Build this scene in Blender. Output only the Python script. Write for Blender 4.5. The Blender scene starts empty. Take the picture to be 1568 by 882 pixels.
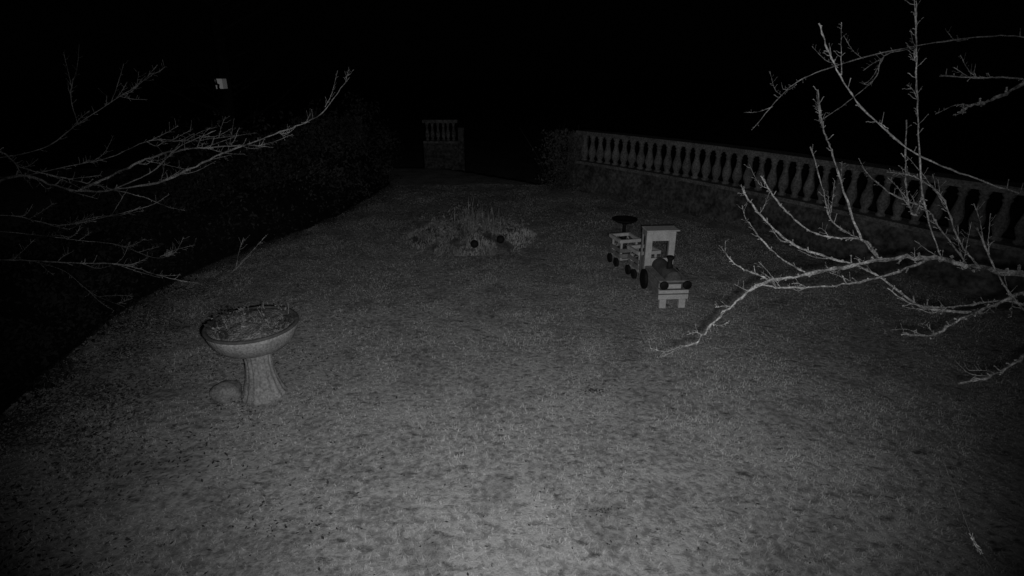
import bpy, bmesh, math, random
import numpy as np
from mathutils import Vector, Matrix, noise
random.seed(7); rng=np.random.default_rng(7)
S=bpy.context.scene
S.view_settings.view_transform='Standard'; S.view_settings.look='None'; S.view_settings.exposure=0
W=bpy.data.worlds.new("World"); S.world=W; W.use_nodes=True
W.node_tree.nodes['Background'].inputs[0].default_value=(.5,.5,.5,1)
W.node_tree.nodes['Background'].inputs[1].default_value=0.0004
cam=bpy.data.cameras.new("camera"); co=bpy.data.objects.new("camera",cam); S.collection.objects.link(co)
co.location=(0,0,2.9); co.rotation_euler=(math.radians(90-21),0,0); cam.lens=36*855/1568; cam.clip_end=2000; cam.clip_start=.02
S.camera=co
# infrared lamp of the security camera
def spot(name,loc,tgt,power,size,blend,rad=.03):
    l=bpy.data.lights.new(name,'SPOT'); l.energy=power; l.spot_size=math.radians(size); l.spot_blend=blend; l.shadow_soft_size=rad
    o=bpy.data.objects.new(name,l); S.collection.objects.link(o); o.location=loc
    o.rotation_euler=(Vector(tgt)-Vector(loc)).to_track_quat('-Z','Y').to_euler(); return o
spot("infrared_lamp",(0.06,0.02,2.84),(0.05,8.2,0.3),650,101,1.0)

# ---------- helpers
def mat(name,c0,c1,scale=8,rough=.9,bump=.3,detail=6,coord='Object',c_fine=None,fine=60,spec=.1,dist=0.02):
    m=bpy.data.materials.new(name); m.use_nodes=True; nt=m.node_tree; N=nt.nodes; L=nt.links
    b=N['Principled BSDF']; b.inputs['Roughness'].default_value=rough; b.inputs['Specular IOR Level'].default_value=spec
    tc=N.new('ShaderNodeTexCoord'); n=N.new('ShaderNodeTexNoise'); n.inputs['Scale'].default_value=scale; n.inputs['Detail'].default_value=detail; n.inputs['Roughness'].default_value=.65
    L.new(tc.outputs[coord],n.inputs['Vector'])
    r=N.new('ShaderNodeValToRGB'); r.color_ramp.elements[0].position=.35; r.color_ramp.elements[1].position=.65
    r.color_ramp.elements[0].color=(c0,c0,c0,1); r.color_ramp.elements[1].color=(c1,c1,c1,1)
    L.new(n.outputs['Fac'],r.inputs[0]); out=r.outputs[0]
    n2=N.new('ShaderNodeTexNoise'); n2.inputs['Scale'].default_value=fine; n2.inputs['Detail'].default_value=4
    L.new(tc.outputs[coord],n2.inputs['Vector'])
    if c_fine is not None:
        mx=N.new('ShaderNodeMix'); mx.data_type='RGBA'; mx.blend_type='MULTIPLY'; mx.inputs[0].default_value=1
        r2=N.new('ShaderNodeValToRGB'); r2.color_ramp.elements[0].position=.38; r2.color_ramp.elements[1].position=.62
        r2.color_ramp.elements[0].color=(c_fine,)*3+(1,); r2.color_ramp.elements[1].color=(1,1,1,1)
        L.new(n2.outputs['Fac'],r2.inputs[0]); L.new(out,mx.inputs[6]); L.new(r2.outputs[0],mx.inputs[7]); out=mx.outputs[2]
    L.new(out,b.inputs['Base Color'])
    if bump:
        bp=N.new('ShaderNodeBump'); bp.inputs['Strength'].default_value=bump; bp.inputs['Distance'].default_value=dist
        L.new(n2.outputs['Fac'],bp.inputs['Height']); L.new(bp.outputs[0],b.inputs['Normal'])
    return m
def link(o,parent=None):
    S.collection.objects.link(o)
    if parent: o.parent=parent
    return o
def mesh(name,v,f,m,parent=None,smooth=False):
    me=bpy.data.meshes.new(name); me.from_pydata(v,[],f); me.update()
    me.materials.append(m)
    if smooth: me.polygons.foreach_set('use_smooth',[True]*len(me.polygons))
    return link(bpy.data.objects.new(name,me),parent)
def fastmesh(name,V,n,m,parent=None):
    k=len(V)//n; me=bpy.data.meshes.new(name)
    me.vertices.add(len(V)); me.vertices.foreach_set('co',V.astype(np.float32).ravel())
    me.loops.add(len(V)); me.loops.foreach_set('vertex_index',np.arange(len(V),dtype=np.int32))
    me.polygons.add(k); me.polygons.foreach_set('loop_start',np.arange(0,len(V),n,dtype=np.int32))
    me.update(calc_edges=True); me.validate(); me.materials.append(m)
    return link(bpy.data.objects.new(name,me),parent)
def empty(name,loc=(0,0,0),rz=0,parent=None):
    e=bpy.data.objects.new(name,None); e.location=loc; e.rotation_euler=(0,0,rz); S.collection.objects.link(e)
    if parent: e.parent=parent
    return e
def boxg(x0,x1,y0,y1,z0,z1,V,F):
    b=len(V); V+= [(x0,y0,z0),(x1,y0,z0),(x1,y1,z0),(x0,y1,z0),(x0,y0,z1),(x1,y0,z1),(x1,y1,z1),(x0,y1,z1)]
    F+= [tuple(b+i for i in q) for q in ((0,3,2,1),(4,5,6,7),(0,1,5,4),(1,2,6,5),(2,3,7,6),(3,0,4,7))]
def boxes(name,lst,m,parent=None,bev=.006):
    V=[];F=[]
    for q in lst: boxg(*q,V,F)
    o=mesh(name,V,F,m,parent)
    if bev:
        md=o.modifiers.new('b','BEVEL'); md.width=bev; md.segments=2
    return o
def revolve(prof,n,V,F,c=(0,0,0),axis='z',flute=0,nf=0):
    b=len(V)
    for r,z in prof:
        for i in range(n):
            a=2*math.pi*i/n; rr=r*(1+flute*math.cos(nf*a))
            x,y=rr*math.cos(a),rr*math.sin(a)
            p={'z':(x,y,z),'y':(x,z,y),'x':(z,x,y)}[axis]
            V.append((c[0]+p[0],c[1]+p[1],c[2]+p[2]))
    for j in range(len(prof)-1):
        for i in range(n):
            F.append((b+j*n+i,b+j*n+(i+1)%n,b+(j+1)*n+(i+1)%n,b+(j+1)*n+i))
    F.append(tuple(b+i for i in range(n))[::-1]); F.append(tuple(b+(len(prof)-1)*n+i for i in range(n)))
def rev(name,prof,n,m,parent=None,c=(0,0,0),axis='z',smooth=True,**k):
    V=[];F=[];revolve(prof,n,V,F,c,axis,**k); return mesh(name,V,F,m,parent,smooth)
def catmull(P,sub=5):
    P=[Vector(p) for p in P]; Q=[P[0]*2-P[1]]+P+[P[-1]*2-P[-2]]; out=[]
    for i in range(1,len(Q)-2):
        a,b,c,d=Q[i-1:i+3]
        for s in range(sub):
            t=s/sub; out.append(.5*((2*b)+(c-a)*t+(2*a-5*b+4*c-d)*t*t+(3*b-a-3*c+d)*t**3))
    out.append(P[-1]); return out
def tube(pts,r0,r1,V,F,n=6,jit=.0,knob=0.25):
    b=len(V); k=len(pts)
    for i,p in enumerate(pts):
        t=(pts[min(i+1,k-1)]-pts[max(i-1,0)]).normalized()
        s=t.orthogonal().normalized(); q=t.cross(s)
        r=(r0+(r1-r0)*i/(k-1))*(1+random.uniform(-knob,knob))
        c=p+Vector([random.gauss(0,jit) for _ in range(3)])
        for j in range(n):
            a=2*math.pi*j/n; V.append(tuple(c+(s*math.cos(a)+q*math.sin(a))*r*random.uniform(.85,1.15)))
    for i in range(k-1):
        for j in range(n): F.append((b+i*n+j,b+i*n+(j+1)%n,b+(i+1)*n+(j+1)%n,b+(i+1)*n+j))
    F.append(tuple(b+j for j in range(n))[::-1]); F.append(tuple(b+(k-1)*n+j for j in range(n)))
def branch(pts,r0,r1,V,F,spur=.6,sub=8,spurlen=.05):
    c=catmull(pts,sub); tube(c,r0,r1,V,F,jit=r0*.35,knob=.35)
    for i in range(1,len(c)-1):
        if random.random()<spur:
            t=(c[i+1]-c[i]).normalized(); d=Vector([random.gauss(0,1) for _ in range(3)]); d=(d-t*d.dot(t)).normalized()*1+t*.6
            L=random.random()**2.2*spurlen+.006; rr=(r0+(r1-r0)*i/len(c))*.6
            p0=c[i]+(c[i+1]-c[i])*random.random(); p1=p0+d*L*.5; p2=p0+d*L+Vector((0,0,L*.3))
            tube([p0,p1,p2],rr,rr*.7,V,F,n=4)
            tube([p2-d*.004,p2,p2+d*.006],rr*.5,rr*1.2,V,F,n=4)

# ---------- materials
lawnM=bpy.data.materials.new("lawn"); lawnM.use_nodes=True
def lawn_nodes(m,lo,hi,bump):
    nt=m.node_tree;N=nt.nodes;L=nt.links;b=N['Principled BSDF'];b.inputs['Roughness'].default_value=1;b.inputs['Specular IOR Level'].default_value=0
    tc=N.new('ShaderNodeTexCoord')
    def nz(s,d,lo,hi,p0,p1,st=None):
        n=N.new('ShaderNodeTexNoise');n.inputs['Scale'].default_value=s;n.inputs['Detail'].default_value=d;n.inputs['Roughness'].default_value=.65
        if st:
            mp=N.new('ShaderNodeMapping'); mp.inputs['Scale'].default_value=st; mp.inputs['Rotation'].default_value=(0,0,.5); L.new(tc.outputs['Object'],mp.inputs[0]); L.new(mp.outputs[0],n.inputs['Vector'])
        else: L.new(tc.outputs['Object'],n.inputs['Vector'])
        r=N.new('ShaderNodeMapRange');r.inputs[1].default_value=p0;r.inputs[2].default_value=p1;r.inputs[3].default_value=lo;r.inputs[4].default_value=hi
        L.new(n.outputs['Fac'],r.inputs[0]);return r.outputs[0]
    def mul(a,b_):
        x=N.new('ShaderNodeMath');x.operation='MULTIPLY';L.new(a,x.inputs[0]);L.new(b_,x.inputs[1]);return x.outputs[0]
    v=mul(nz(.6,3,.78,1.12,.35,.65),nz(2.6,5,.72,1.14,.36,.62))
    v=mul(v,nz(18,5,.56,1.26,.36,.62))
    v=mul(v,nz(7,9,.34,1,.33,.43,st=(1,1.9,1)))
    r=N.new('ShaderNodeMapRange');r.inputs[3].default_value=lo;r.inputs[4].default_value=hi;L.new(v,r.inputs[0]);L.new(r.outputs[0],b.inputs['Base Color'])
    if bump:
        bp=N.new('ShaderNodeBump');bp.inputs['Strength'].default_value=.5;bp.inputs['Distance'].default_value=.02;L.new(v,bp.inputs['Height']);L.new(bp.outputs[0],b.inputs['Normal'])
lawn_nodes(lawnM,.01,.38,True)
bladeM=bpy.data.materials.new("grass_blades"); bladeM.use_nodes=True; lawn_nodes(bladeM,.01,.42,False)
stone=mat("weathered_stone",.06,.2,2.5,c_fine=.45,fine=14,bump=.6)
stone2=mat("baluster_stone",.15,.28,3,c_fine=.5,fine=30,bump=.4)
stoneF=mat("far_stone",.05,.12,4,c_fine=.4,fine=12,bump=.4)
urnM=mat("cast_stone",.26,.4,6,c_fine=.6,fine=50,bump=.4)
soil=mat("soil",.03,.1,12,c_fine=.5,bump=1)
woodL=mat("pale_wood",.48,.62,9,c_fine=.8,fine=60,bump=.2)
woodM=mat("grey_wood",.2,.34,9,c_fine=.7,fine=50,bump=.2)
black=mat("black_paint",.01,.02,9,bump=.1,rough=.7)
bark=mat("bark",.03,.07,20,c_fine=.6,bump=.5)
barkL=mat("lichen_bark",.07,.36,14,c_fine=.4,fine=90,bump=.5)
barkF=mat("lichen_twig",.04,.3,5,c_fine=.4,fine=90,bump=.5)
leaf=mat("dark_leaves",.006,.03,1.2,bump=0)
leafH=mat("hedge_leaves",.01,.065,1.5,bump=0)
leafB=mat("bed_leaves",.1,.36,5,bump=0)
debris=mat("dead_leaves",.02,.06,9,bump=0)

# ---------- ground
A=(1.68,14.94)
def gz(x,y):
    s1=.8465*(x-A[0])+.532*(y-A[1])-.75; s2=.707*(x-1.5)+.707*(y-15.1); s3=y-19
    if y<14.7: s2=-9
    s=max(s1,s2,s3); t=min(max(s/.7,0),1); t=t*t*(3-2*t)
    h=.03*noise.noise(Vector((x*.5,y*.5,0)))+.012*noise.noise(Vector((x*2.3,y*2.3,3)))
    return h*(1-t)-2.2*t
def warp(u,a,b): return a*u+b*u**9
n=260; V=[];F=[]
for j in range(n+1):
    for i in range(n+1):
        x=warp(2*i/n-1,13,500); y=8+warp(2*j/n-1,14,500); V.append((x,y,gz(x,y)))
for j in range(n):
    for i in range(n):
        a=j*(n+1)+i; F.append((a,a+1,a+n+2,a+n+1))
mesh("lawn",V,F,lawnM,smooth=True)
K=240000
yy=1.6+ (rng.random(K)**1.25)*14; xx=(rng.random(K)*2-1)*np.minimum(yy*.95+1.2,6.5)
keep=(.8465*(xx-A[0])+.532*(yy-A[1])<-.05)
xx=xx[keep];yy=yy[keep];K=len(xx)
zz=np.array([gz(a,b) for a,b in zip(xx,yy)])
clump=np.array([noise.noise(Vector((a*1.3,b*1.3,5)))+.8*noise.noise(Vector((a*6,b*6,9))) for a,b in zip(xx,yy)])
h=(.008+.014*rng.random(K))*(1+1.1*np.clip(clump,-.7,1)); wd=.003+.003*rng.random(K)
ang=rng.random(K)*6.283; la=rng.random(K)*6.283; ln=h*rng.random(K)*1.6
V=np.zeros((K,3,3)); dx=np.cos(ang)*wd;dy=np.sin(ang)*wd
V[:,0]=np.stack([xx-dx,yy-dy,zz-.003],1);V[:,1]=np.stack([xx+dx,yy+dy,zz-.003],1)
V[:,2]=np.stack([xx+np.cos(la)*ln,yy+np.sin(la)*ln,zz+h],1)
fastmesh("lawn_grass",V.reshape(-1,3),3,bladeM)

def leafcloud(name,C,size,m,parent=None,flat=.0):
    k=len(C); a=rng.normal(size=(k,3)); a/=np.linalg.norm(a,axis=1)[:,None]; b=rng.normal(size=(k,3)); b-=a*(a*b).sum(1)[:,None]; b/=np.linalg.norm(b,axis=1)[:,None]
    if flat: a[:,2]*=(1-flat); b[:,2]*=(1-flat)
    s=size*(.5+rng.random(k))[:,None]; V=np.zeros((k,4,3))
    V[:,0]=C-a*s;V[:,1]=C+b*s*.45;V[:,2]=C+a*s;V[:,3]=C-b*s*.45
    return fastmesh(name,V.reshape(-1,3),4,m,parent)
C=[]
for (cx,cy,sx,sy,nn) in [(.78,4.72,.07,.03,110),(.72,4.95,.1,.06,50),(.2,6.0,.06,.04,50),(.1,6.1,.4,.25,30),(.5,5.4,.25,.25,60),(3.4,6.0,.4,.2,180),(3.2,6.6,.5,.3,110),(0.1,3.1,.5,.2,40),(.6,3.1,.1,.03,30),(-1.5,2.95,.3,.03,60),(-.3,2.45,.4,.05,90),(.9,3.3,.8,.5,60),(-.5,5,2.2,2,420),(1.6,4,2,1.5,300),(.3,2.5,.05,.03,20),(-.8,2.3,.5,.03,50)]:
    for _ in range(nn):
        x=random.gauss(cx,sx);y=random.gauss(cy,sy); C.append((x,y,gz(x,y)+.014))
leafcloud("fallen_leaves",np.array(C),.013,debris,flat=.8)

# ---------- balustrades
prof=[(.07,0),(.07,.035),(.045,.05),(.05,.08),(.078,.15),(.085,.21),(.078,.28),(.052,.37),(.042,.44),(.042,.49),(.058,.52),(.044,.545),(.07,.585),(.07,.63)]
def balustrade(name,loc,rz,length,sp,hb,hs,bow,rs,mw,mb):
    e=empty(name,loc,rz)
    def bw(V): return [(x,y+bow*math.sin(math.pi*min(max(x/8.4,0),1)),z) for x,y,z in V]
    def run(nm,secs,m,seg=.3):
        V=[];F=[];N=max(2,int(length/seg))
        for (y0,y1,z0,z1) in secs:
            b=len(V)
            for i in range(N+1):
                x=length*i/N; V+=[(x,y0,z0),(x,y1,z0),(x,y1,z1),(x,y0,z1)]
            for i in range(N):
                for j in range(4): F.append((b+i*4+j,b+i*4+(j+1)%4,b+i*4+4+(j+1)%4,b+i*4+4+j))
            F.append((b,b+3,b+2,b+1)); F.append(tuple(b+N*4+j for j in range(4)))
        return mesh(nm,bw(V),F,m,e)
    run("wall_body",[(.0,.36,-.3,hb)],mw)
    run("plinth",[(-.03,.39,hb+.002,hb+.07)],mb)
    zb=hb+.072; k=hs/.63
    V=[];F=[]; x=.12
    while x<length-.05:
        revolve([(r*rs*random.uniform(.95,1.05),z*k) for r,z in prof],12,V,F,(x+random.gauss(0,.006),.18,zb)); x+=sp
    mesh("balusters",bw(V),F,mb,e,True)
    run("handrail",[(.0,.36,zb+hs,zb+hs+.04),(-.03,.39,zb+hs+.042,zb+hs+.1)],mb)
    return e,zb+hs+.1
e,zt=balustrade("stone_balustrade",(A[0],A[1],0),math.atan2(-.8465,.532),13,.262,.7,.66,.34,1.15,stone,stone2)
boxes("pier",[(-.3,-.004,-.05,.41,-.3,zt-.05)],stone,e,.015)
e,zt=balustrade("stone_balustrade",(-2.86,18.5,0),0,1.12,.17,.8,.56,0,.85,stoneF,mat("far_baluster_stone",.11,.2,5,c_fine=.5,fine=20))
boxes("end_pier",[(1.125,1.32,-.05,.41,-.3,1.3)],stoneF,e,.015)
# ---------- pedestal planter
e=empty("pedestal_planter",(-2.39,4.67,gz(-2.39,4.67)))
rev("pedestal",[(.2,-.02),(.2,.03),(.185,.045),(.165,.1),(.14,.18),(.122,.27),(.115,.36),(.12,.44),(.135,.5)],72,urnM,e,flute=.045,nf=16)
rev("bowl",[(.12,.485),(.2,.5),(.29,.54),(.35,.6),(.38,.66),(.392,.70),(.396,.73)],64,urnM,e)
rev("rim",[(.396,.731),(.408,.738),(.41,.752),(.396,.76),(.375,.755),(.36,.735)],64,mat("rim_stone",.06,.11,9),e)
V=[(0,0,.80)];F=[]
for j in range(1,11):
    for i in range(48):
        r=.37*j/10;a=2*math.pi*i/48; V.append((r*math.cos(a),r*math.sin(a),.80-.055*(j/10)**3+.05*noise.noise(Vector((r*math.cos(a)*10,r*math.sin(a)*10,0)))*(1-.5*j/10)))
for i in range(48): F.append((0,1+i,1+(i+1)%48))
for j in range(9):
    for i in range(48): F.append((1+j*48+i,1+(j+1)*48+i,1+(j+1)*48+(i+1)%48,1+j*48+(i+1)%48))
mesh("soil",V,F,mat("urn_moss",.12,.36,12,c_fine=.4,bump=1),e,True)
V=[];F=[];C=[]
for i in range(40):
    a=random.random()*6.28; r=.36*math.sqrt(random.random())
    p=Vector((r*math.cos(a),r*math.sin(a),.76)); hh=random.uniform(.04,.12)
    tube([p,p+Vector((random.gauss(0,.01),random.gauss(0,.01),hh*.6)),p+Vector((random.gauss(0,.02),random.gauss(0,.02),hh))],.004,.002,V,F,n=4)
    for _ in range(6): C.append(p+Vector((random.gauss(0,.02),random.gauss(0,.02),random.uniform(.02,hh))))
mesh("stems",V,F,woodM,e)
leafcloud("shoots",np.array([tuple(c) for c in C]),.013,mat("shoot_leaves",.1,.32,9,bump=0),e)
C=[]
for a0,r0_,nn in ((2.6,.33,50),(3.5,.31,80),(.1,.35,60),(5.9,.34,40),(4.4,.33,50),(1.2,.1,40),(3.0,.2,40)):
    for _ in range(nn):
        a=random.gauss(a0,.12); r=random.gauss(r0_,.03); C.append((r*math.cos(a),r*math.sin(a),random.uniform(.765,.83)))
leafcloud("foliage",np.array(C),.018,debris,e)
bm=bmesh.new(); bmesh.ops.create_icosphere(bm,subdivisions=4,radius=.14)
for v in bm.verts:
    k=1+.22*noise.noise(v.co*8)+.07*noise.noise(v.co*30); v.co=Vector((v.co.x*k,v.co.y*k,v.co.z*k*.7))
me=bpy.data.meshes.new("boulder"); bm.to_mesh(me); bm.free(); me.materials.append(mat("boulder_stone",.18,.34,9,c_fine=.6))
me.polygons.foreach_set('use_smooth',[True]*len(me.polygons))
o=link(bpy.data.objects.new("boulder",me)); o.location=(-2.74,4.64,.05)

# ---------- small dark bird bath behind the train
e=empty("bird_bath",(2.1,10.15,gz(2.1,10.15)))
rev("stem",[(.11,-.02),(.11,.02),(.06,.05),(.035,.1),(.03,.25),(.05,.3)],24,black,e)
rev("dish",[(.05,.3),(.16,.325),(.225,.36),(.235,.385),(.215,.385),(.15,.35),(.02,.34)],32,black,e)

# ---------- wooden train planter
T=empty("wooden_train_planter",(2.11,6.80,gz(2.11,6.8)),math.radians(4))
boxes("front_legs",[(-.17,-.08,.0,.06,0,.125),(.09,.18,.0,.06,0,.125)],woodL,T)
boxes("front_planks",[(-.2,.2,-.02,.005,.135,.2),(-.2,.2,-.02,.005,.215,.262),(-.09,.09,-.02,.005,.285,.345)],woodL,T)
boxes("chassis",[(-.185,.185,.008,.95,.13,.18)],woodM,T)
boxes("side_planks",[(-.2,-.175,.01,.64,.2,.27),(-.2,-.175,.01,.64,.285,.35),(.175,.2,.01,.64,.2,.27),(.175,.2,.01,.64,.285,.35)],woodM,T)
boilM=mat("boiler_wood",.09,.16,9,c_fine=.7)
rev("boiler",[(.0,.02),(.08,.02),(.108,.03),(.11,.05),(.11,.62),(.105,.64),(.0,.645)],32,boilM,T,(0,0,.39),'y')
boxes("boiler_deck",[(-.195,.195,.008,.64,.36,.385)],woodM,T)
rev("chimney",[(.04,.48),(.04,.54),(.03,.56),(.03,.6),(.045,.63),(.052,.65),(.04,.66)],20,black,T,(-.01,.2,0))
for i,x in enumerate((-.15,.155)):
    rev("buffer_%d"%(i+1),[(.0,-.075),(.05,-.075),(.057,-.065),(.057,-.045),(.025,-.04),(.025,.02)],24,black,T,(x,0,.345),'y')
for k,x in enumerate((-.245,.21)):
    r=.14; rev("wheel_%d"%(k+1),[(0,0),(r*.3,-.01),(r*.85,-.005),(r,.0),(r,.035),(0,.035)],32,black,T,(x,.55,.22),'x')
cy=.65
boxes("cab_front",[(-.205,-.12,cy,cy+.03,.37,.865),(.12,.205,cy,cy+.03,.37,.865),(-.119,.119,cy,cy+.03,.735,.865),(-.119,.119,cy,cy+.03,.37,.485)],woodL,T,.003)
boxes("cab_sides",[(a,a+.025,cy+y0,cy+y1,z0,z1) for a in (-.205,.18) for (y0,y1,z0,z1) in ((.034,.08,.2,.865),(.2,.24,.2,.865),(.084,.196,.2,.47),(.084,.196,.79,.865))],woodM,T,.003)
boxes("cab_roof",[(-.21,.25,cy-.01,cy+.25,.87,.887)],woodL,T,.003)
def wagon(wx,wy,rot,l,top,i):
    T2=empty("wagon_%d"%i,(0,0,0),0,T)
    p=Matrix.Rotation(-math.radians(4),3,'Z')@Vector((wx-2.11,wy-6.8,0)); T2.location=p; T2.rotation_euler=(0,0,math.radians(rot-4))
    L=[]
    for z in (.17,.255):
        L+=[(-.165,-.145,0,l,z,z+.06),(.145,.165,0,l,z,z+.06),(-.144,.144,0,.022,z,z+.06),(-.144,.144,l-.022,l,z,z+.06)]
    boxes("box_planks",L,woodM,T2,.003)
    boxes("rim",[(-.185,.185,-.02,.025,top-.05,top),(-.185,.185,l-.025,l+.02,top-.05,top),(-.185,-.14,.026,l-.026,top-.05,top),(.14,.185,.026,l-.026,top-.05,top)],woodL,T2,.003)
    boxes("posts",[(a,a+.03,b,b+.03,.14,top-.051) for a in(-.143,.113) for b in (.024,l-.054)]+[(-.142,.142,.025,l-.025,.12,.139)],woodL,T2,.003)
    rev("soil",[(0,.2),(.13,.2),(.13,.27),(.05,.29),(0,.295)],20,soil,T2,(0,l/2,0))
    c=np.stack([rng.normal(0,.06,90),l/2+rng.normal(0,.07,90),.3+rng.random(90)*(.1 if i==1 else .15)],1); leafcloud("plants",c,.03,debris,T2)
    k=0
    for y in (.07,l-.07):
        for x in (-.2,.17):
            k+=1; rev("wheel_%d"%k,[(0,0),(.03,-.01),(.065,-.005),(.075,0),(.075,.03),(0,.03)],24,black,T2,(x,y,.085),'x')
wagon(2.03,7.9,15,.34,.45,1); wagon(1.86,8.46,15,.38,.47,2)
boxes("coupling",[(-.03,.03,.95,1.12,.14,.16)],black,T)

# ---------- flower bed
B=empty("flower_bed",(-.76,10.3,0))
V=[(0,0,.2)];F=[];n=64;m_=10
for j in range(1,m_+1):
    for i in range(n):
        a=2*math.pi*i/n; r=1.22*j/m_*(1+.05*noise.noise(Vector((math.cos(a)*2,math.sin(a)*2,1))))
        z=.2*(1-(j/m_)**3)+.04*noise.noise(Vector((r*math.cos(a)*4,r*math.sin(a)*4,0)))
        if j==m_: z=-.05
        V.append((r*math.cos(a),r*math.sin(a),z))
for i in range(n): F.append((0,1+i,1+(i+1)%n))
for j in range(m_-1):
    for i in range(n): F.append((1+j*n+i,1+(j+1)*n+i,1+(j+1)*n+(i+1)%n,1+j*n+(i+1)%n))
mesh("mound",V,F,mat("bed_soil",.1,.34,5,c_fine=.5,bump=1),B,True)
def blade(p,h,lean,az,wd,V,F):
    b=len(V); px,py=-math.sin(az)*wd,math.cos(az)*wd
    for t in (0,.35,.7):
        k=1-t*.6; o=lean*t*t; z=h*(t-.25*t*t*lean/h)
        V.append((p[0]+math.cos(az)*o-px*k,p[1]+math.sin(az)*o-py*k,p[2]+z)); V.append((p[0]+math.cos(az)*o+px*k,p[1]+math.sin(az)*o+py*k,p[2]+z))
    V.append((p[0]+math.cos(az)*lean*1.15,p[1]+math.sin(az)*lean*1.15,p[2]+h*.95))
    F.extend([(b,b+1,b+3,b+2),(b+2,b+3,b+5,b+4),(b+4,b+5,b+6)])
V=[];F=[]
for _ in range(40):
    cx,cy_=random.gauss(.05,.36),random.gauss(.0,.38); q=math.hypot(cx,cy_)
    if q>1.1: continue
    hh=random.uniform(.18,.6)*(1.15-.75*q)
    for _ in range(random.randint(8,18)):
        blade((cx+random.gauss(0,.07),cy_+random.gauss(0,.07),.14),hh*random.uniform(.5,1.15),random.uniform(.02,.3),random.random()*6.28,random.uniform(.006,.012),V,F)
mesh("strap_leaves",V,F,leafB,B)
V=[];F=[]
for _ in range(7500):
    a=random.random()*6.28; r=random.uniform(.85,1.24) if random.random()<.5 else 1.22*math.sqrt(random.random())
    dens=noise.noise(Vector((math.cos(a)*r*2.2,math.sin(a)*r*2.2,7)))+(-.12 if math.sin(a)>.2 else .1)
    if dens<-.03: continue
    blade((r*math.cos(a),r*math.sin(a),.2*(1-(min(r,1.22)/1.22)**3)),random.uniform(.015,.06)*(1+dens),random.uniform(.01,.05),random.random()*6.28,.006,V,F)
mesh("low_plants",V,F,mat("low_plants",.18,.5,1.6,bump=0),B)
C=np.concatenate([np.stack([rng.normal(x,.16,200),rng.normal(y,.14,200),.14+rng.random(200)*hh],1) for x,y,hh in ((.45,-.3,.3),(-.7,.0,.3),(.8,.1,.25),(-.2,.4,.4),(.05,-.35,.3),(-.5,-.5,.2),(.2,.1,.35))])
leafcloud("leafy_plants",C,.03,mat("leafy",.06,.3,3,bump=0),B)
def ball(name,loc,r):
    o=rev(name,[(0,-r)]+[(r*math.sin(a),-r*math.cos(a)) for a in [math.pi*i/10 for i in range(1,10)]]+[(0,r)],20,black,None); o.location=loc
ball("garden_ball",(-.645,9.22,.17),.07); ball("garden_ball",(-.2,9.4,.2),.07)

# ---------- hedge (left)
path=[(-3.9,15.6),(-4.3,12),(-5.2,9.2),(-5.6,7.2),(-5.4,5.4),(-5.1,4),(-5.0,2.6),(-5.1,1)]
pp=catmull([(x,y,0) for x,y in path],12)
C=[];C2=[]
for i in range(60000):
    p=pp[random.randrange(len(pp)-1)]; a=random.random()*math.pi
    hgt=1.45+.6*noise.noise(Vector((p.x,p.y*.8,0)))+(.5 if p.y>9 else -.4 if p.y<7 else 0)
    rr=1+.5*noise.noise(Vector((p.x*2,p.y*2,a*2)))
    r=(1-random.random()**2*.35)*rr
    q=(p.x+math.cos(a)*.75*r+random.gauss(0,.06),p.y+random.gauss(0,.14),max(0,math.sin(a)**.7*hgt*r))
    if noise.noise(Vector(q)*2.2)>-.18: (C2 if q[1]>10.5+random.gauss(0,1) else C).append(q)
# dark leaves painting the lawn's fade to shade by the hedge foot, thinning outwards
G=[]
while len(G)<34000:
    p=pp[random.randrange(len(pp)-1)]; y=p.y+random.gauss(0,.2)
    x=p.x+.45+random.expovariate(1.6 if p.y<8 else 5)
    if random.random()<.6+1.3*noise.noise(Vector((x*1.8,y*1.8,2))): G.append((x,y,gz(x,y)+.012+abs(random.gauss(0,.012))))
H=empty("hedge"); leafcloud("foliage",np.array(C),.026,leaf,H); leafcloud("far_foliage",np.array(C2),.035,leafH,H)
leafcloud("dark_fade_leaves",np.array(G),.016,mat("dark_fade_leaves",.015,.08,2,bump=0),None,flat=.5)
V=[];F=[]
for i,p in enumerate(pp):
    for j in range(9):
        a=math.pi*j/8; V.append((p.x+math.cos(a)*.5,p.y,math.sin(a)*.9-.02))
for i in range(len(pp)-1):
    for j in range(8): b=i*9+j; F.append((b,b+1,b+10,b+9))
mesh("dark_core",V,F,mat("hedge_inner",.005,.01,8),H)  # smooth near-black core sheet running inside the foliage
# shrub at the end of the balustrade
Sh=empty("shrub"); C=np.stack([rng.normal(1.25,.25,1500),rng.normal(14.9,.25,1500),rng.random(1500)**.9*1.55],1)
leafcloud("foliage",C,.04,mat("shrub_leaves",.03,.13,4,bump=0),Sh)
V=[];F=[]
for _ in range(22):
    p=Vector((1.25+random.gauss(0,.12),14.9+random.gauss(0,.12),0)); q=p+Vector((random.gauss(0,.35),random.gauss(0,.2),random.uniform(.8,1.7)))
    tube(catmull([p,(p+q)/2+Vector((random.gauss(0,.06),0,0)),q],4),.012,.004,V,F,n=4)
mesh("stems",V,F,bark,Sh)
C=[]
for _ in range(1400):
    s=random.random()*8.5; o=.34*math.sin(math.pi*min(s/8.4,1))-abs(random.gauss(0,.14))-.05
    if noise.noise(Vector((s*1.5,3,0)))<-.05: continue
    C.append((A[0]+.532*s+.8465*o,A[1]-.8465*s+.532*o,random.random()*.14))
leafcloud("weeds",np.array(C),.03,mat("weed_leaves",.05,.2,3,bump=0))
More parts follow.
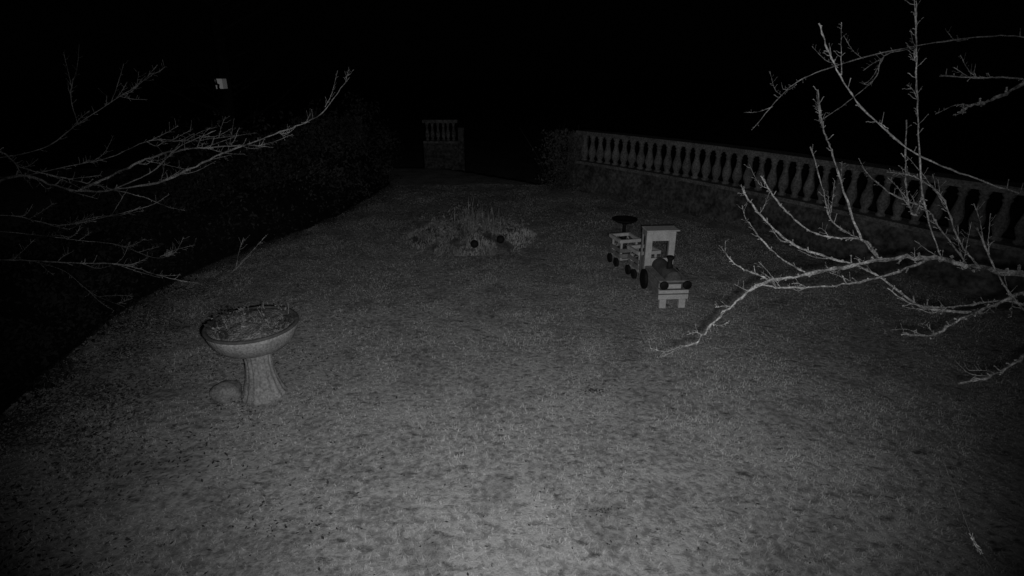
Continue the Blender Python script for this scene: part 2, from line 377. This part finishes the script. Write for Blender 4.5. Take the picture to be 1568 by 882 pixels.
# ---------- trees
def cm(L): return [(a/100,b/100,c/100) for a,b,c in L]
RB={'main':[(277,273,191),(245,277,195),(223,281,199),(195,283,197),(160,283,189),(135,283,184),(116,280,168),(101,276,152),(91,278,148)],
'b':[(251,275,170),(225,281,171),(198,293,188),(172,301,195),(159,308,200),(145,319,213),(137,329,225)],
'c':[(197,285,197),(196,301,203),(177,315,203),(164,332,214),(156,352,230)],
'd':[(197,285,197),(191,301,210),(184,326,246),(184,342,260),(186,361,281)],
'e':[(267,277,230),(234,276,240),(196,277,254),(165,282,278),(150,286,299),(143,287,312)],
'f':[(223,276,200),(206,278,233),(196,285,279),(188,284,305),(180,281,324)],
'g':[(206,278,233),(216,294,219),(217,304,227),(221,318,243),(226,333,265)],
'h':[(344,394,311),(315,401,313),(268,405,307),(219,407,295),(191,408,281),(167,403,253)],
'i':[(267,403,306),(250,406,301),(247,406,287),(232,406,272),(215,406,259)],
'j':[(143,286,184),(136,292,186),(127,299,189),(119,308,198)],
'k':[(165,292,186),(156,304,190),(147,319,199),(144,332,206)],
'l':[(258,245,176),(250,252,183),(241,261,197),(233,272,218)],
'm':[(274,262,190),(253,258,188),(224,252,178),(204,246,171),(189,244,173)],
'n':[(254,236,180),(238,231,167),(224,228,159),(208,227,155)],
'o':[(286,320,286),(265,320,288),(248,320,288),(230,321,289)],
'p':[(277,311,291),(251,306,278),(239,305,275),(233,303,271)],
'q':[(196,301,203),(207,318,198),(195,332,206),(196,347,218),(193,369,246)],
'r':[(245,277,195),(264,303,185),(251,318,205),(249,330,214),(235,340,220),(224,352,230)],
's':[(223,281,199),(196,279,189),(173,278,185),(145,279,183),(134,281,184)],
't':[(243,275,196),(235,283,208),(228,294,229),(216,302,239)],
'u':[(277,266,174),(256,268,180),(229,267,177),(209,268,178),(195,271,186)]}
RR={'main':(.0135,.0045),'b':(.007,.0045),'c':(.006,.004),'d':(.0055,.004),'e':(.004,.003),'f':(.0042,.0025),'m':(.009,.005),'h':(.0045,.0025),'p':(.009,.006),'s':(.0065,.004),'n':(.008,.005),'u':(.006,.003),'i':(.003,.002)}
def tree(name,branches,radii,off,trunk,m,seed,dr,spurlen,spur):
    random.seed(seed); e=empty(name,trunk)
    t=Vector(trunk)
    V=[];F=[]
    for k,L in branches.items():
        P=[Vector(p)-t for p in cm(L)]; r0,r1=radii.get(k,dr)
        branch(P,r0,r1,V,F,spur=spur,spurlen=spurlen)
    mesh("twigs",V,F,m,e)
    V=[];F=[]
    tube(catmull([(0,0,-.1),(.03,.02,.5),(0,.05,1.1),(-.05,0,1.6),(0,.05,2.3),(.1,.1,3.2)],6),.12,.05,V,F,n=12,knob=.08)
    for k in off:
        P=[Vector(p)-t for p in cm(branches[k])]; p=P[0]; z=max(.9,min(p.z-.2,2.8))
        d=(P[0]-P[1]).normalized(); r0=radii.get(k,dr)[0]
        s=Vector((0,0.03,z)); mid=p.lerp(s,.5)+Vector((0,0,.08))+d*.1
        tube(catmull([s,mid,p],6),r0*2.2,r0*1.05,V,F,n=7,knob=.1)
    sg=1 if t.x>0 else -1
    for _ in range(16):
        z=random.uniform(1,3); s=Vector((0,.05,z)); q=s+Vector((sg*random.uniform(.4,1.5),random.gauss(0,.7),random.uniform(.2,1.1)))
        branch([s,s.lerp(q,.5)+Vector((0,0,-.08)),q],.022,.005,V,F,spur=.5,spurlen=.2)
    mesh("trunk",V,F,bark,e)
def addtwigs(D,seed,n,lmin,lmax,up,src=None):
    random.seed(seed); ex={}
    for k in list(D):
        L=D[k]
        for i in range(1,len(L)-1):
            for j in range(n):
                if random.random()<.6:
                    p=Vector(L[i]).lerp(Vector(L[i+1]),random.random()); d=(Vector(L[i+1])-Vector(L[i])).normalized(); l=random.uniform(lmin,lmax)
                    q=p+(d+Vector((random.gauss(0,.35),random.gauss(up*.6,.4),random.gauss(up,.4)))).normalized()*l
                    mid=p.lerp(q,.5)+Vector((0,0,random.uniform(-4,2))); ex[k+'_%d_%d'%(i,j)]=[tuple(p),tuple(mid),tuple(q)]
    D.update(ex)
addtwigs(RB,21,2,6,28,.35)
for k in RB:
    if k not in RR: RR[k]=(.002,.0014) if '_' in k else (.0045,.0035)
tree("fruit_tree",RB,RR,['main','b','e','h','l','m','n','o','p','u'],(4.5,3.1,0),barkL,3,(.0045,.0035),.03,.5)
LB={'A':[(-454,457,196),(-403,460,212),(-353,452,201),(-287,452,208),(-238,457,228),(-190,460,245),(-155,462,258),(-128,470,287)],
'B':[(-434,417,150),(-407,422,152),(-357,424,149),(-313,427,146),(-278,426,135),(-242,428,131),(-215,439,151)],
'C':[(-474,466,166),(-408,466,160),(-376,467,155),(-343,467,151),(-313,465,140),(-297,468,142)],
'D':[(-349,448,202),(-315,449,216),(-276,451,231),(-238,449,236),(-205,445,238),(-184,440,237)],
'E':[(-494,507,215),(-420,507,227),(-382,511,249),(-345,515,270),(-322,515,282),(-305,517,297)],
'F':[(-380,423,150),(-368,434,138),(-346,428,121),(-320,424,111)],
'G':[(-381,509,249),(-387,517,270),(-385,523,286)],
'H':[(-434,448,229),(-402,447,233),(-384,441,222),(-357,437,216),(-320,432,209),(-279,426,200)],
'I':[(-414,472,209),(-374,473,217),(-335,474,225),(-301,477,238),(-267,475,238),(-239,474,241)],
'J':[(-318,449,204),(-289,454,217),(-268,461,235),(-239,466,247)],
'K':[(-444,441,183),(-402,441,183),(-365,438,176),(-334,440,181),(-302,443,188)]}
LR={'A':(.011,.0022),'B':(.0055,.003),'D':(.008,.003),'E':(.004,.002),'H':(.006,.003),'C':(.0035,.0015),'F':(.002,.0012),'J':(.0045,.0025),'K':(.0045,.002)}
addtwigs(LB,11,4,8,36,.2)
for k in LB:
    if k not in LR: LR[k]=(.0024,.0014) if '_' in k else (.004,.002)
tree("fruit_tree",LB,LR,['A','B','C','E','H','I','K'],(-6.3,4.6,0),barkF,5,(.003,.002),.05,.6)
# background tree carrying a nest box
V=[];F=[]; E=empty("tree",(-5.1,10.4,0))
tube(catmull([(0,0,-.1),(.05,0,1),(0,.05,2),(.1,0,3),(.05,.1,4.5),(.2,0,6)],6),.16,.06,V,F,n=12,knob=.06)
random.seed(9)
for _ in range(40):
    z=random.uniform(1.8,5.8); a=random.random()*6.28; l=random.uniform(.8,2)
    s=Vector((.05,0,z)); q=s+Vector((math.cos(a)*l,math.sin(a)*l,l*.6)); branch([s,s.lerp(q,.5)-Vector((0,0,.1)),q],.03,.006,V,F,spur=.5,spurlen=.35)
mesh("trunk",V,F,mat("dark_bark",.003,.008,9,spec=0),E)
N=empty("nest_box",(-4.96,10.12,2.66))
boxes("box",[(-.06,-.025,-.06,.1,0,.16),(.03,.06,-.06,.1,0,.16),(-.024,.029,-.06,-.045,.09,.16),(-.024,.029,-.03,.1,0,.16),(-.024,.029,-.06,-.031,0,.02)],mat("white_box",.85,.9,5,bump=0),N,.002)
boxes("roof",[(-.075,.075,-.085,.12,.163,.175)],black,N,.002)
boxes("bracket",[(-.015,.015,.102,.2,.04,.12)],woodM,N,.002)
# strand of spider silk hanging by the camera
random.seed(4)
silk=mat("silk",.02,.05,50,bump=0)
Sk=empty("spider_silk",(.99,.92,1.96))
V=[];F=[]
O=Vector((.99,.92,1.96))
c=catmull([Vector(p)-O for p in [(.998,1.07,2.07),(.99,.97,2.0),(.992,.92,1.96),(1.02,.90,1.92),(1.05,.89,1.86)]],8)
tube(c,.0004,.0009,V,F,n=5)
mesh("strand",V,F,silk,Sk)
V=[];F=[]
for k in range(26):
    s=random.random(); c0=Vector((.988,.933,1.97)).lerp(Vector((1.0,.912,1.947)),s)-O
    d=Vector((random.gauss(.004,.003),random.gauss(-.006,.003),random.gauss(-.007,.004)))
    c0+=Vector([random.gauss(0,.0013) for _ in range(3)])
    tube([c0-d*.6,c0,c0+d*.6],.0002,.0004,V,F,n=4,knob=.6)
mesh("fluff",V,F,mat("fluff",.1,.4,90,bump=0),Sk)
